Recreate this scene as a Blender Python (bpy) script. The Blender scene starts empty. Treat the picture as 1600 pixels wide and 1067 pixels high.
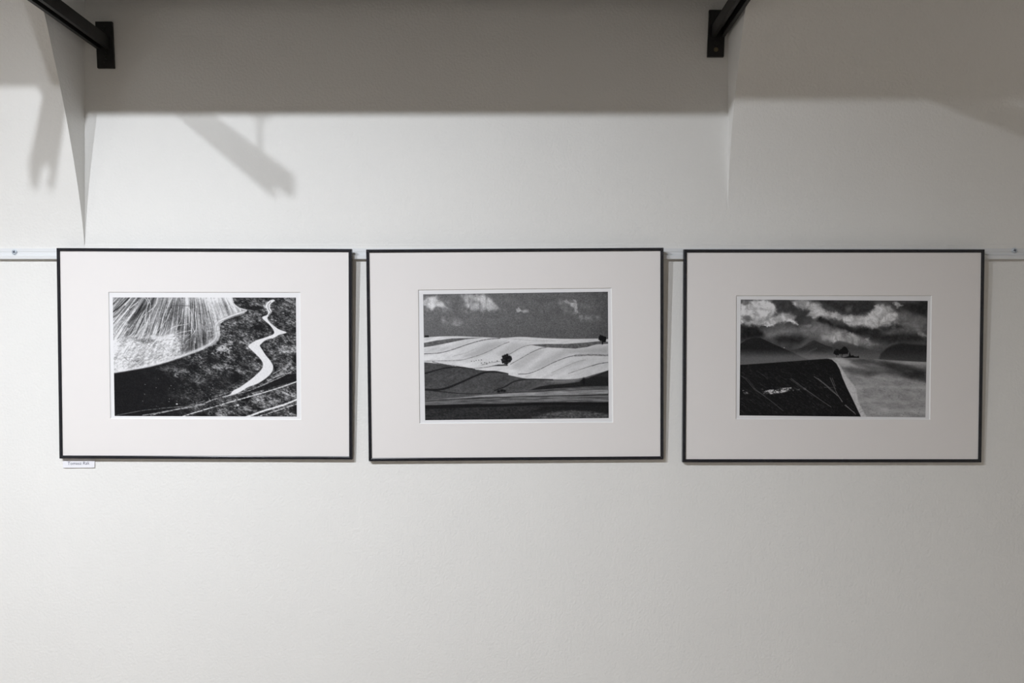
import bpy, bmesh, math, random
import numpy as np
from mathutils import Matrix, Vector

# ------------------------------------------------------------------ camera, world, lights, exposure
SC = bpy.context.scene
COL = SC.collection
S = 0.00153            # metres per photo pixel on the wall plane
DC = 1150.0            # camera distance from the wall, in the same pixel unit
ZC = 1.50              # camera height


def P(px, py, d=0.0):
    """World point that stands d units in front of the wall, opposite the wall point (px, py)."""
    return Vector(((px - 800.0) * S, -d * S, ZC + (533.5 - py) * S))


cam_data = bpy.data.cameras.new('camera')
cam_data.sensor_width = 36.0
cam_data.lens = DC / 1600.0 * 36.0
cam_data.clip_start = 0.02
cam = bpy.data.objects.new('camera', cam_data)
COL.objects.link(cam)
cam.location = (0.0, -DC * S, ZC)
cam.rotation_euler = (math.radians(90), 0, 0)
SC.camera = cam

world = bpy.data.worlds.new('world')
SC.world = world
world.use_nodes = True
world.node_tree.nodes['Background'].inputs[0].default_value = (0.9, 0.85, 0.78, 1)
world.node_tree.nodes['Background'].inputs[1].default_value = 0.05

SC.view_settings.view_transform = 'Standard'
SC.view_settings.look = 'None'
SC.view_settings.gamma = 1.0
SC.view_settings.use_curve_mapping = False
SC.view_settings.exposure = 0.0
try:
    SC.cycles.max_bounces = 10
    SC.cycles.diffuse_bounces = 6
except Exception:
    pass

# spotlight heads: (wall-plane x, wall-plane y, distance, aim x, aim y, aim distance, watts, cone degrees);
# the last two are added fill lamps, bounced off the side walls
LAMPS = [
    (278, -220, 1150, 300, 500, 0, 67.0, 130),
    (-201, -220, 1150, 1209, 4076, 0, 216.0, 124),
    (-500, -220, 1150, -703, 160, 920, 72.0, 86),  # added fill: bounce that lifts the left vault
    (700, -220, 1150, 2826, 1400, 2300, 112.0, 105),  # added fill: bounce that lifts the right part of the wall
]
LAMP_COLOR = (0.945, 0.985, 1.045)


# ------------------------------------------------------------------ helpers
def tag(o, label=None, cat=None, group=None, kind=None):
    if label: o['label'] = label
    if cat: o['category'] = cat
    if group: o['group'] = group
    if kind: o['kind'] = kind
    return o


def empty(name, loc):
    o = bpy.data.objects.new(name, None)
    o.empty_display_size = 0.05
    COL.objects.link(o)
    o.location = loc
    return o


def link_mesh(name, bm, mat, parent=None, smooth=False):
    me = bpy.data.meshes.new(name)
    bmesh.ops.recalc_face_normals(bm, faces=bm.faces[:])
    bm.to_mesh(me)
    bm.free()
    if smooth:
        for p in me.polygons:
            p.use_smooth = True
    me.materials.append(mat)
    o = bpy.data.objects.new(name, me)
    COL.objects.link(o)
    if parent: o.parent = parent
    return o


def box(bm, a, b, bevel=0.0):
    a = Vector(a); b = Vector(b)
    lo = Vector([min(a[i], b[i]) for i in range(3)])
    hi = Vector([max(a[i], b[i]) for i in range(3)])
    r = bmesh.ops.create_cube(bm, size=1.0)
    vs = r['verts']
    for v in vs:
        v.co = Vector([(lo[i] + hi[i]) / 2 + v.co[i] * (hi[i] - lo[i]) for i in range(3)])
    if bevel:
        es = list({e for v in vs for e in v.link_edges})
        bmesh.ops.bevel(bm, geom=es, offset=bevel, segments=2, affect='EDGES', profile=0.5)
    return vs


def cyl(bm, p0, p1, r0, r1=None, seg=20):
    p0 = Vector(p0); p1 = Vector(p1)
    r1 = r0 if r1 is None else r1
    ax = p1 - p0
    m = Matrix.Translation((p0 + p1) / 2) @ ax.to_track_quat('Z', 'Y').to_matrix().to_4x4()
    return bmesh.ops.create_cone(bm, cap_ends=True, segments=seg, radius1=r0, radius2=r1, depth=ax.length, matrix=m)['verts']


def extrude_profile(bm, pts, axis_from, axis_to, fn):
    """Closed profile pts swept between two stations; fn(pt, station) gives the world point."""
    a = [bm.verts.new(fn(p, axis_from)) for p in pts]
    b = [bm.verts.new(fn(p, axis_to)) for p in pts]
    n = len(pts)
    for i in range(n):
        bm.faces.new((a[i], a[(i + 1) % n], b[(i + 1) % n], b[i]))
    bm.faces.new(a)
    bm.faces.new(list(reversed(b)))


# ------------------------------------------------------------------ materials
def mat_new(name):
    m = bpy.data.materials.new(name)
    m.use_nodes = True
    nt = m.node_tree
    return m, nt, nt.nodes['Principled BSDF']


def simple(name, color, rough=0.5, metal=0.0, spec=0.5, bump=None, var=0.0, vscale=30.0):
    m, nt, b = mat_new(name)
    b.inputs['Base Color'].default_value = (*color, 1)
    b.inputs['Roughness'].default_value = rough
    b.inputs['Metallic'].default_value = metal
    b.inputs['Specular IOR Level'].default_value = spec
    tc = nt.nodes.new('ShaderNodeTexCoord')
    if var:
        n = nt.nodes.new('ShaderNodeTexNoise')
        n.inputs['Scale'].default_value = vscale
        n.inputs['Detail'].default_value = 5
        r = nt.nodes.new('ShaderNodeValToRGB')
        r.color_ramp.elements[0].position = 0.3
        r.color_ramp.elements[1].position = 0.7
        r.color_ramp.elements[0].color = (*[c * (1 - var) for c in color], 1)
        r.color_ramp.elements[1].color = (*[min(1, c * (1 + var)) for c in color], 1)
        nt.links.new(tc.outputs['Object'], n.inputs['Vector'])
        nt.links.new(n.outputs['Fac'], r.inputs['Fac'])
        nt.links.new(r.outputs['Color'], b.inputs['Base Color'])
    if bump:
        sc, st, dist = bump
        n = nt.nodes.new('ShaderNodeTexNoise')
        n.inputs['Scale'].default_value = sc
        n.inputs['Detail'].default_value = 4
        bp = nt.nodes.new('ShaderNodeBump')
        bp.inputs['Strength'].default_value = st
        bp.inputs['Distance'].default_value = dist
        nt.links.new(tc.outputs['Object'], n.inputs['Vector'])
        nt.links.new(n.outputs['Fac'], bp.inputs['Height'])
        nt.links.new(bp.outputs['Normal'], b.inputs['Normal'])
    return m


M_WALL = simple('white_wall_paint', (0.80, 0.795, 0.775), 0.85, spec=0.25, bump=(170.0, 0.85, 0.0012), var=0.012, vscale=4.0)
M_ROOM = simple('room_paint', (0.80, 0.775, 0.735), 0.9, spec=0.2, bump=(120.0, 0.4, 0.001))
M_CEIL = simple('ceiling_paint', (0.78, 0.75, 0.70), 0.9, spec=0.2)
M_FRAME = simple('black_anodised_metal', (0.010, 0.011, 0.016), 0.22, spec=0.55, var=0.3, vscale=60)
M_MAT = simple('mat_board', (0.80, 0.775, 0.765), 0.9, spec=0.15, bump=(900.0, 0.12, 0.0003))
M_BEVEL = simple('mat_core', (0.82, 0.82, 0.82), 0.9, spec=0.1)
M_PAPER = simple('photo_paper', (0.80, 0.80, 0.815), 0.55, spec=0.25)
M_BACK = simple('backing_board', (0.28, 0.22, 0.16), 0.9, var=0.1)
M_RAIL = simple('white_lacquered_aluminium', (0.72, 0.735, 0.75), 0.5, spec=0.3)
M_STEEL = simple('zinc_steel', (0.52, 0.57, 0.63), 0.4, metal=0.25, var=0.15, vscale=400)
M_DARK = simple('screw_recess', (0.03, 0.04, 0.07), 0.6)
M_IRON = simple('black_painted_steel', (0.017, 0.0165, 0.016), 0.5, spec=0.4, bump=(260.0, 0.3, 0.0006), var=0.2, vscale=50)
M_BRASS = simple('tarnished_screw', (0.22, 0.18, 0.11), 0.4, metal=0.8)
M_CARD = simple('white_card', (0.80, 0.80, 0.84), 0.8, spec=0.2)
M_INK = simple('blue_black_ink', (0.05, 0.055, 0.10), 0.7)
M_BOX = simple('grey_painted_board', (0.11, 0.105, 0.10), 0.8, spec=0.2, var=0.05)


def floor_material():
    m, nt, b = mat_new('wood_floor')
    tc = nt.nodes.new('ShaderNodeTexCoord')
    mp = nt.nodes.new('ShaderNodeMapping')
    mp.inputs['Scale'].default_value = (1.2, 9.0, 1.0)
    n = nt.nodes.new('ShaderNodeTexNoise')
    n.inputs['Scale'].default_value = 4.0
    n.inputs['Detail'].default_value = 8
    r = nt.nodes.new('ShaderNodeValToRGB')
    r.color_ramp.elements[0].color = (0.34, 0.29, 0.24, 1)
    r.color_ramp.elements[1].color = (0.52, 0.45, 0.38, 1)
    nt.links.new(tc.outputs['Object'], mp.inputs['Vector'])
    nt.links.new(mp.outputs['Vector'], n.inputs['Vector'])
    nt.links.new(n.outputs['Fac'], r.inputs['Fac'])
    nt.links.new(r.outputs['Color'], b.inputs['Base Color'])
    b.inputs['Roughness'].default_value = 0.4
    return m


M_FLOOR = floor_material()


def print_material(name):
    m, nt, b = mat_new(name)
    a = nt.nodes.new('ShaderNodeVertexColor')
    a.layer_name = 'ink'
    nt.links.new(a.outputs['Color'], b.inputs['Base Color'])
    b.inputs['Roughness'].default_value = 0.6
    b.inputs['Specular IOR Level'].default_value = 0.10
    return m


M_PRINT = print_material('gelatin_print')


def glow(name, color, strength):
    m, nt, b = mat_new(name)
    b.inputs['Emission Color'].default_value = (*color, 1)
    b.inputs['Emission Strength'].default_value = strength
    return m


M_LENS = glow('lamp_lens', (1, 0.97, 0.92), 3.0)

# ------------------------------------------------------------------ the room
XL, XR, YF, ZT = -2.3, 3.1, -4.3, 3.10
Z0 = 0.0


def slab(name, a, b, mat):
    bm = bmesh.new()
    box(bm, a, b)
    return tag(link_mesh(name, bm, mat), kind='structure')


slab('wall_back', (XL - 0.12, 0, Z0), (XR + 0.12, 0.2, ZT + 0.1), M_WALL)
slab('floor', (XL - 0.12, YF - 0.12, -0.1), (XR + 0.12, 0.2, 0), M_FLOOR)
slab('ceiling', (XL - 0.12, YF - 0.12, ZT), (XR + 0.12, 0.0, ZT + 0.1), M_CEIL)
slab('wall_left', (XL - 0.12, YF, Z0), (XL, 0, ZT), M_ROOM)
slab('wall_right', (XR, YF, Z0), (XR + 0.12, 0, ZT), M_ROOM)
slab('wall_front', (XL - 0.12, YF - 0.12, Z0), (XR + 0.12, YF, ZT), M_ROOM)


def vault(name, x0, x1, ystart, dref, href, power):
    """Springing of the vault: flush with the wall at ystart, curving into the room above."""
    top = (ZT - ZC) / S
    hmax = ystart - (533.5 - top)
    n = 72
    pts = []
    for i in range(n + 1):
        h = hmax * i / n
        pts.append((ystart - h, dref * (h / href) ** power))
    bm = bmesh.new()
    stations = []
    for xx in (x0, x1):
        front = [bm.verts.new(P(xx, y, d)) for (y, d) in pts]
        back = bm.verts.new(P(xx, pts[-1][0], 0.0))
        stations.append((front, back))
    (f0, b0), (f1, b1) = stations
    for i in range(n):
        bm.faces.new((f0[i], f0[i + 1], f1[i + 1], f1[i]))
    bm.faces.new(f0 + [b0])
    bm.faces.new(list(reversed(f1 + [b1])))
    bm.faces.new((f0[-1], b0, b1, f1[-1]))
    bm.faces.new((f0[0], f1[0], b1, b0))
    return tag(link_mesh(name, bm, M_WALL), kind='structure')


xw0 = 800 + XL / S
xw1 = 800 + XR / S
vault('wall_vault_left', xw0, 132.5, 398, 100.7, 335, 1.43)
vault('wall_vault_right', 1137.5, xw1, 330, 86.9, 279.6, 1.72)

# thin ridge of filler and paint above the hanging rail
bm = bmesh.new()
extrude_profile(bm, [(381.5, 0), (382.2, 0.5), (388.5, 0.6), (388.5, 0)], 96, 1900,
                lambda p, x: P(x, p[0], p[1]))
tag(link_mesh('trim_1', bm, M_WALL), kind='structure')

# ------------------------------------------------------------------ hanging rail
rail = empty('picture_rail', P(800, 405.5, 0))
tag(rail, 'white aluminium picture-hanging rail screwed along the wall behind the frames', 'rail')
inv = Matrix.Translation(-rail.location)
bm = bmesh.new()
prof = [(388.0, 0), (388.3, 2.2), (393.6, 2.2), (393.9, 1.7), (394.4, 1.7), (394.7, 2.2), (398.6, 2.3),
        (399.6, 5.6), (400.4, 6.2), (404.8, 6.2), (405.6, 5.6), (405.6, 4.6), (401.5, 4.4), (401.5, 0)]
extrude_profile(bm, prof, -690, 2020, lambda p, x: P(x, p[0], p[1]) - rail.location)
link_mesh('rail_profile', bm, M_RAIL, rail)
for (sx, sy, ang) in ((24.3, 394.0, 0.6), (1583.3, 391.6, 1.4)):
    bm = bmesh.new()
    c0 = P(sx, sy, 2.0) - rail.location
    r = 4.1 * S
    cyl(bm, c0, c0 + Vector((0, -1.2 * S, 0)), r, r, 24)
    cyl(bm, c0 + Vector((0, -1.2 * S, 0)), c0 + Vector((0, -2.0 * S, 0)), r, r * 0.72, 24)
    head = link_mesh('screw', bm, M_STEEL, rail)
    bm = bmesh.new()
    for k in range(2):
        m4 = Matrix.Translation(c0 + Vector((0, -2.05 * S, 0))) @ Matrix.Rotation(ang + k * math.pi / 2, 4, 'Y')
        vs = box(bm, (-2.3 * S, -0.12 * S, -0.55 * S), (2.3 * S, 0.12 * S, 0.55 * S))
        bmesh.ops.transform(bm, matrix=m4, verts=vs)
    link_mesh('cross_slot', bm, M_DARK, head)

# ------------------------------------------------------------------ wall brackets and the boxed shelf they carry
BOX_Y, BOX_D0, BOX_D1 = 22.0, 75.0, 453.0


def bracket(px0, px1, py0, py1, bx, by0, by1, label, skew, brass):
    base = P((px0 + px1) / 2, (py0 + py1) / 2, 0)
    root = empty('wall_bracket', base)
    tag(root, label, 'bracket', 'black wall brackets')
    bm = bmesh.new()
    vs = box(bm, P(px0, py0, 4.5) - base, P(px1, py1, 0) - base, 0.6 * S)
    for v in bm.verts:
        v.co.x += -v.co.z * skew
    link_mesh('wall_plate', bm, M_IRON, root)
    # C-shaped channel with the slot underneath
    w = 20.0; h = by1 - by0; t = 2.0; lip = 5.6
    x0, x1 = bx - w / 2, bx + w / 2
    pr = [(x0, by1), (x0, by0), (x1, by0), (x1, by1), (x1 - lip, by1), (x1 - lip, by1 - t), (x1 - t, by1 - t),
          (x1 - t, by0 + t), (x0 + t, by0 + t), (x0 + t, by1 - t), (x0 + lip, by1 - t), (x0 + lip, by1)]
    bm = bmesh.new()
    extrude_profile(bm, pr, 4.3, 500.0, lambda p, d: P(p[0], p[1], d) - base)
    link_mesh('channel_bar', bm, M_IRON, root)
    cxp = (px0 + px1) / 2
    for (oy, mt) in ((py0 + 11, M_IRON), (py1 - 21, M_IRON), (py1 - 11, M_BRASS if brass else M_IRON)):
        bm = bmesh.new()
        c = P(cxp + (oy - (py0 + py1) / 2) * skew * 1.0, oy, 4.4) - base
        cyl(bm, c, c + Vector((0, -1.6 * S, 0)), 3.6 * S, 3.0 * S, 6 if mt is M_IRON else 16)
        link_mesh('bolt', bm, mt, root)
    # hanger rod between the channel and the boxed shelf above it
    bm = bmesh.new()
    cyl(bm, P(bx + 8, by0 + 1, 445) - base, P(bx + 8, BOX_Y - 0.5, 445) - base, 2.4 * S, seg=12)
    cyl(bm, P(bx + 8, BOX_Y + 7, 445) - base, P(bx + 8, BOX_Y + 0.2, 445) - base, 7 * S, 10 * S, seg=16)
    link_mesh('hanger_rod', bm, M_IRON, root)
    return root


bracket(152.5, 179.0, 35.3, 107.8, 163, 59, 78,
        'black steel wall bracket at the upper left, its channel arm rising to the left', 0.045, False)
bracket(1105.6, 1131.4, 17.0, 90.2, 1121, 41.5, 60,
        'black steel wall bracket at the upper right, with a small brass-coloured screw', -0.04, True)

BW0, BW1, BTOP = 8.0, 1560.0, -150.0
sh = empty('boxed_shelf', P(570, BOX_Y, (BOX_D0 + BOX_D1) / 2))
tag(sh, 'long grey boxed shelf carried on the two black wall brackets above the pictures', 'shelf')
for nm, d0, d1, y0, y1 in (('front_board', BOX_D1 - 12, BOX_D1, BTOP, BOX_Y), ('back_board', BOX_D0, BOX_D0 + 12, BTOP, BOX_Y - 12.2),
                           ('bottom_board', BOX_D0, BOX_D1 - 12.2, BOX_Y - 12, BOX_Y), ('top_board', BOX_D0 + 12.2, BOX_D1 - 12.2, BTOP, BTOP + 12)):
    bm = bmesh.new()
    box(bm, P(BW0 if nm == 'front_board' else BW0 + 150, y0, d0) - sh.location, P(BW1, y1, d1) - sh.location)
    link_mesh(nm, bm, M_BOX, sh)

# ------------------------------------------------------------------ track and spotlight heads
trk = empty('lighting_track', (P(100, 0, 1150).x, -1150 * S - 0.02, ZT))
tag(trk, 'black lighting track fixed to the ceiling in front of the picture wall', 'lighting track')
bm = bmesh.new()
box(bm, Vector((-1.05, -0.018, -0.034)), Vector((1.05, 0.018, 0.0)), 0.003)
link_mesh('track_body', bm, M_IRON, trk)
for i, (lx, ly, ld, ax, ay, ad, watts, cone) in enumerate(LAMPS):
    pos = P(lx, ly, ld)
    aim = (P(ax, ay, ad) - pos).normalized()
    rootz = ZT - 0.034
    root = empty('track_spotlight', (pos.x, pos.y - 0.02, rootz))
    tag(root, ['black cylindrical spotlight hanging nearest the middle of the ceiling track',
               'black cylindrical spotlight hanging second along the ceiling track',
               'added fill lamp, a black cylindrical spotlight at the left end of the ceiling track, turned to the side wall',
               'added fill lamp, a black cylindrical spotlight at the right end of the ceiling track, turned to the side wall'][i],
        'spotlight', 'spotlights on the ceiling track')
    o0 = root.location
    bm = bmesh.new()
    cyl(bm, pos - aim * 0.19 - o0, pos - aim * 0.030 - o0, 0.036, 0.040, 28)
    link_mesh('lamp_housing', bm, M_IRON, root)
    bm = bmesh.new()
    cyl(bm, pos - aim * 0.0295 - o0, pos - aim * 0.027 - o0, 0.034, 0.034, 28)
    link_mesh('lamp_lens', bm, M_LENS, root)
    bm = bmesh.new()
    mid = pos - aim * 0.10 - o0
    cyl(bm, Vector((mid.x, mid.y, mid.z)), Vector((mid.x, mid.y, -0.02)), 0.008, 0.008, 12)
    link_mesh('stem', bm, M_IRON, root)
    bm = bmesh.new()
    box(bm, (mid.x - 0.05, mid.y - 0.017, -0.03), (mid.x + 0.05, mid.y + 0.017, 0.0), 0.002)
    link_mesh('adapter', bm, M_IRON, root)
    ld_ = bpy.data.lights.new('spot_lamp', 'SPOT')
    ld_.energy = watts
    ld_.color = LAMP_COLOR
    ld_.spot_size = math.radians(cone)
    ld_.spot_blend = 1.0
    ld_.shadow_soft_size = 0.016
    lo = bpy.data.objects.new('spot_lamp', ld_)
    COL.objects.link(lo)
    lo.location = pos
    lo.rotation_euler = aim.to_track_quat('-Z', 'Y').to_euler()

# ------------------------------------------------------------------ the three framed photographs
FT = 0.011             # frame depth
RIM = 0.0076           # frame face width


class Frame:
    def __init__(self, cx, cy, w, h, roll, tilt, label):
        self.w, self.h = w * S, h * S
        t = math.radians(tilt)
        dmid = 7.7 + h / 2 * math.sin(t)
        c = P(cx, cy, dmid)
        self.M = Matrix.Translation(c) @ Matrix.Rotation(t, 4, 'X') @ Matrix.Rotation(roll, 4, 'Y')
        self.Minv = self.M.inverted()
        self.root = empty('framed_photograph', (0, 0, 0))
        self.root.matrix_world = self.M @ Matrix.Translation((0, FT / 2, -self.h / 2))
        self.off = Vector((0, FT / 2, -self.h / 2))
        tag(self.root, label, 'framed picture', 'framed black-and-white landscape photographs')

    def local(self, px, py, y):
        """Point of the plane y (local depth) that lies behind photo pixel px, py."""
        o = self.Minv @ Vector((0, -DC * S, ZC))
        d = (self.Minv @ P(px, py, 0)) - o
        k = (y - o.y) / d.y
        return o + d * k

    def build(self, name, bm, mat, parent=None, smooth=False):
        bmesh.ops.translate(bm, vec=-self.off, verts=bm.verts[:])
        return link_mesh(name, bm, mat, parent or self.root, smooth)


def quad_ring(bm, outer, inner):
    n = len(outer)
    for i in range(n):
        j = (i + 1) % n
        bm.faces.new((outer[i], outer[j], inner[j], inner[i]))


def make_frame(F, window, image, painter_rgb):
    w, h = F.w, F.h
    prof = [(0.0, FT), (0.0, 0.0016), (0.0005, 0.0005), (0.0016, 0.0), (0.0058, 0.0), (0.0070, 0.0005), (RIM, 0.0016),
            (RIM, 0.0023), (0.0012, 0.0023), (0.0012, FT)]
    gap = 0.00022
    # four mitred bars: (origin corner, direction along, inward direction, length)
    bars = [(Vector((-w / 2, 0, h / 2)), Vector((1, 0, 0)), Vector((0, 0, -1)), w),
            (Vector((-w / 2, 0, -h / 2)), Vector((1, 0, 0)), Vector((0, 0, 1)), w),
            (Vector((-w / 2, 0, -h / 2)), Vector((0, 0, 1)), Vector((1, 0, 0)), h),
            (Vector((w / 2, 0, -h / 2)), Vector((0, 0, 1)), Vector((-1, 0, 0)), h)]
    for (o, al, inn, ln) in bars:
        bm = bmesh.new()
        extrude_profile(bm, prof, 0, 1, lambda p, s: o + inn * p[0] + Vector((0, p[1], 0)) +
                        al * ((p[0] + gap) if s == 0 else (ln - p[0] - gap)))
        F.build('frame_bar', bm, M_FRAME)
    # backing board
    bm = bmesh.new()
    box(bm, (-w / 2 + 0.002, 0.0072, -h / 2 + 0.002), (w / 2 - 0.002, 0.0098, h / 2 - 0.002))
    F.build('backing_board', bm, M_BACK)
    # mat board with a bevelled window
    ym, yb = 0.0026, 0.0044
    wq = [F.local(x, y, ym) for (x, y) in window]
    cx = sum((v.x for v in wq)) / 4; cz = sum((v.z for v in wq)) / 4
    bm = bmesh.new()
    ow, oh = w / 2 - 0.0015, h / 2 - 0.0015
    oc = [(-ow, oh), (ow, oh), (ow, -oh), (-ow, -oh)]
    of = [bm.verts.new((x, ym, z)) for x, z in oc]
    ob = [bm.verts.new((x, yb, z)) for x, z in oc]
    inf = [bm.verts.new(v) for v in wq]
    bev = [Vector((v.x - math.copysign(0.0015, v.x - cx), yb, v.z - math.copysign(0.0015, v.z - cz))) for v in wq]
    inb = [bm.verts.new(v) for v in bev]
    quad_ring(bm, of, inf); quad_ring(bm, inb, ob); quad_ring(bm, ob, of)
    mat = F.build('mat_board', bm, M_MAT)
    bm = bmesh.new()
    a = [bm.verts.new(v) for v in wq]
    b = [bm.verts.new(v) for v in bev]
    quad_ring(bm, a, b)
    F.build('mat_bevel', bm, M_BEVEL, mat)
    # photographic paper
    yp = 0.0046
    bm = bmesh.new()
    box(bm, (min(v.x for v in bev) - 0.012, yp, min(v.z for v in bev) - 0.012),
        (max(v.x for v in bev) + 0.012, yp + 0.0004, max(v.z for v in bev) + 0.012))
    paper = F.build('photo_paper', bm, M_PAPER)
    # the printed picture: a fine grid laid on the paper, its ink carried by a colour attribute
    q = [F.local(x, y, yp - 0.00006) for (x, y) in image]
    tl, tr, br, bl = [np.array(v - F.off) for v in q]
    rgb = painter_rgb
    H, W = rgb.shape[:2]
    u = np.linspace(0, 1, W)[None, :, None]
    v = np.linspace(0, 1, H)[:, None, None]
    co = (tl * (1 - u) + tr * u) * (1 - v) + (bl * (1 - u) + br * u) * v
    idx = np.arange(H * W).reshape(H, W)
    faces = np.stack([idx[:-1, :-1], idx[1:, :-1], idx[1:, 1:], idx[:-1, 1:]], -1).reshape(-1, 4)
    me = bpy.data.meshes.new('printed_image')
    me.vertices.add(H * W)
    me.vertices.foreach_set('co', co.reshape(-1).astype(np.float32))
    nf = len(faces)
    me.loops.add(nf * 4)
    me.loops.foreach_set('vertex_index', faces.reshape(-1).astype(np.int32))
    me.polygons.add(nf)
    me.polygons.foreach_set('loop_start', (np.arange(nf) * 4).astype(np.int32))
    me.update(calc_edges=True)
    at = me.color_attributes.new('ink', 'FLOAT_COLOR', 'POINT')
    c4 = np.ones((H * W, 4), np.float32)
    c4[:, :3] = rgb.reshape(-1, 3)
    at.data.foreach_set('color', c4.reshape(-1))
    me.materials.append(M_PRINT)
    im = bpy.data.objects.new('printed_image', me)
    COL.objects.link(im)
    im.parent = paper
    return paper, im

# ------------------------------------------------------------------ the ink of the three prints, painted as grey tones
def smooth(a, b, x):
    t = np.clip((x - a) / (b - a), 0, 1)
    return t * t * (3 - 2 * t)


_lat = {}


def vnoise(x, y, seed):
    if seed not in _lat:
        _lat[seed] = np.random.default_rng(seed).random((256, 256))
    L = _lat[seed]
    xi = np.floor(x).astype(int); yi = np.floor(y).astype(int)
    fx = x - xi; fy = y - yi
    fx = fx * fx * (3 - 2 * fx); fy = fy * fy * (3 - 2 * fy)
    g = lambda i, j: L[j & 255, i & 255]
    return (g(xi, yi) * (1 - fx) + g(xi + 1, yi) * fx) * (1 - fy) + (g(xi, yi + 1) * (1 - fx) + g(xi + 1, yi + 1) * fx) * fy


def fbm(x, y, scale, seed, octv=4, gain=0.55, stretch=1.0, ang=0.0):
    """Fractal noise around 0.5; scale is the size of the largest blobs, stretched along ang."""
    c, s = math.cos(ang), math.sin(ang)
    u = (x * c + y * s) / (scale * stretch)
    v = (-x * s + y * c) / scale
    tot = np.zeros_like(x); amp = 1.0; nrm = 0.0
    for o in range(octv):
        tot += amp * vnoise(u * 2 ** o + 17.3 * o, v * 2 ** o + 5.1 * o, seed + o)
        nrm += amp
        amp *= gain
    return tot / nrm


def billow(x, y, scale, seed, octv=5, gain=0.6):
    """Puffy cloud texture: sharp dark creases between round bright lumps."""
    wx = (fbm(x, y, scale, seed + 40, 3) - 0.5) * scale * 0.9
    wy = (fbm(x, y, scale, seed + 50, 3) - 0.5) * scale * 0.9
    x = x + wx; y = y + wy
    tot = np.zeros_like(x); amp = 1.0; nrm = 0.0
    for o in range(octv):
        tot += amp * np.abs(2 * vnoise(x / scale * 2 ** o + 9.7 * o, y / scale * 2 ** o + 3.3 * o, seed + o) - 1)
        nrm += amp
        amp *= gain
    return tot / nrm


def spline(pts, n=8):
    p = np.array(pts, float)
    if len(p) < 3:
        return p
    q = np.vstack([2 * p[0] - p[1], p, 2 * p[-1] - p[-2]])
    out = []
    for i in range(1, len(q) - 2):
        for t in np.linspace(0, 1, n, endpoint=False):
            a, b, c, d = q[i - 1], q[i], q[i + 1], q[i + 2]
            out.append(0.5 * (2 * b + (c - a) * t + (2 * a - 5 * b + 4 * c - d) * t * t + (3 * b - a - 3 * c + d) * t ** 3))
    out.append(p[-1])
    return np.array(out)


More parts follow.
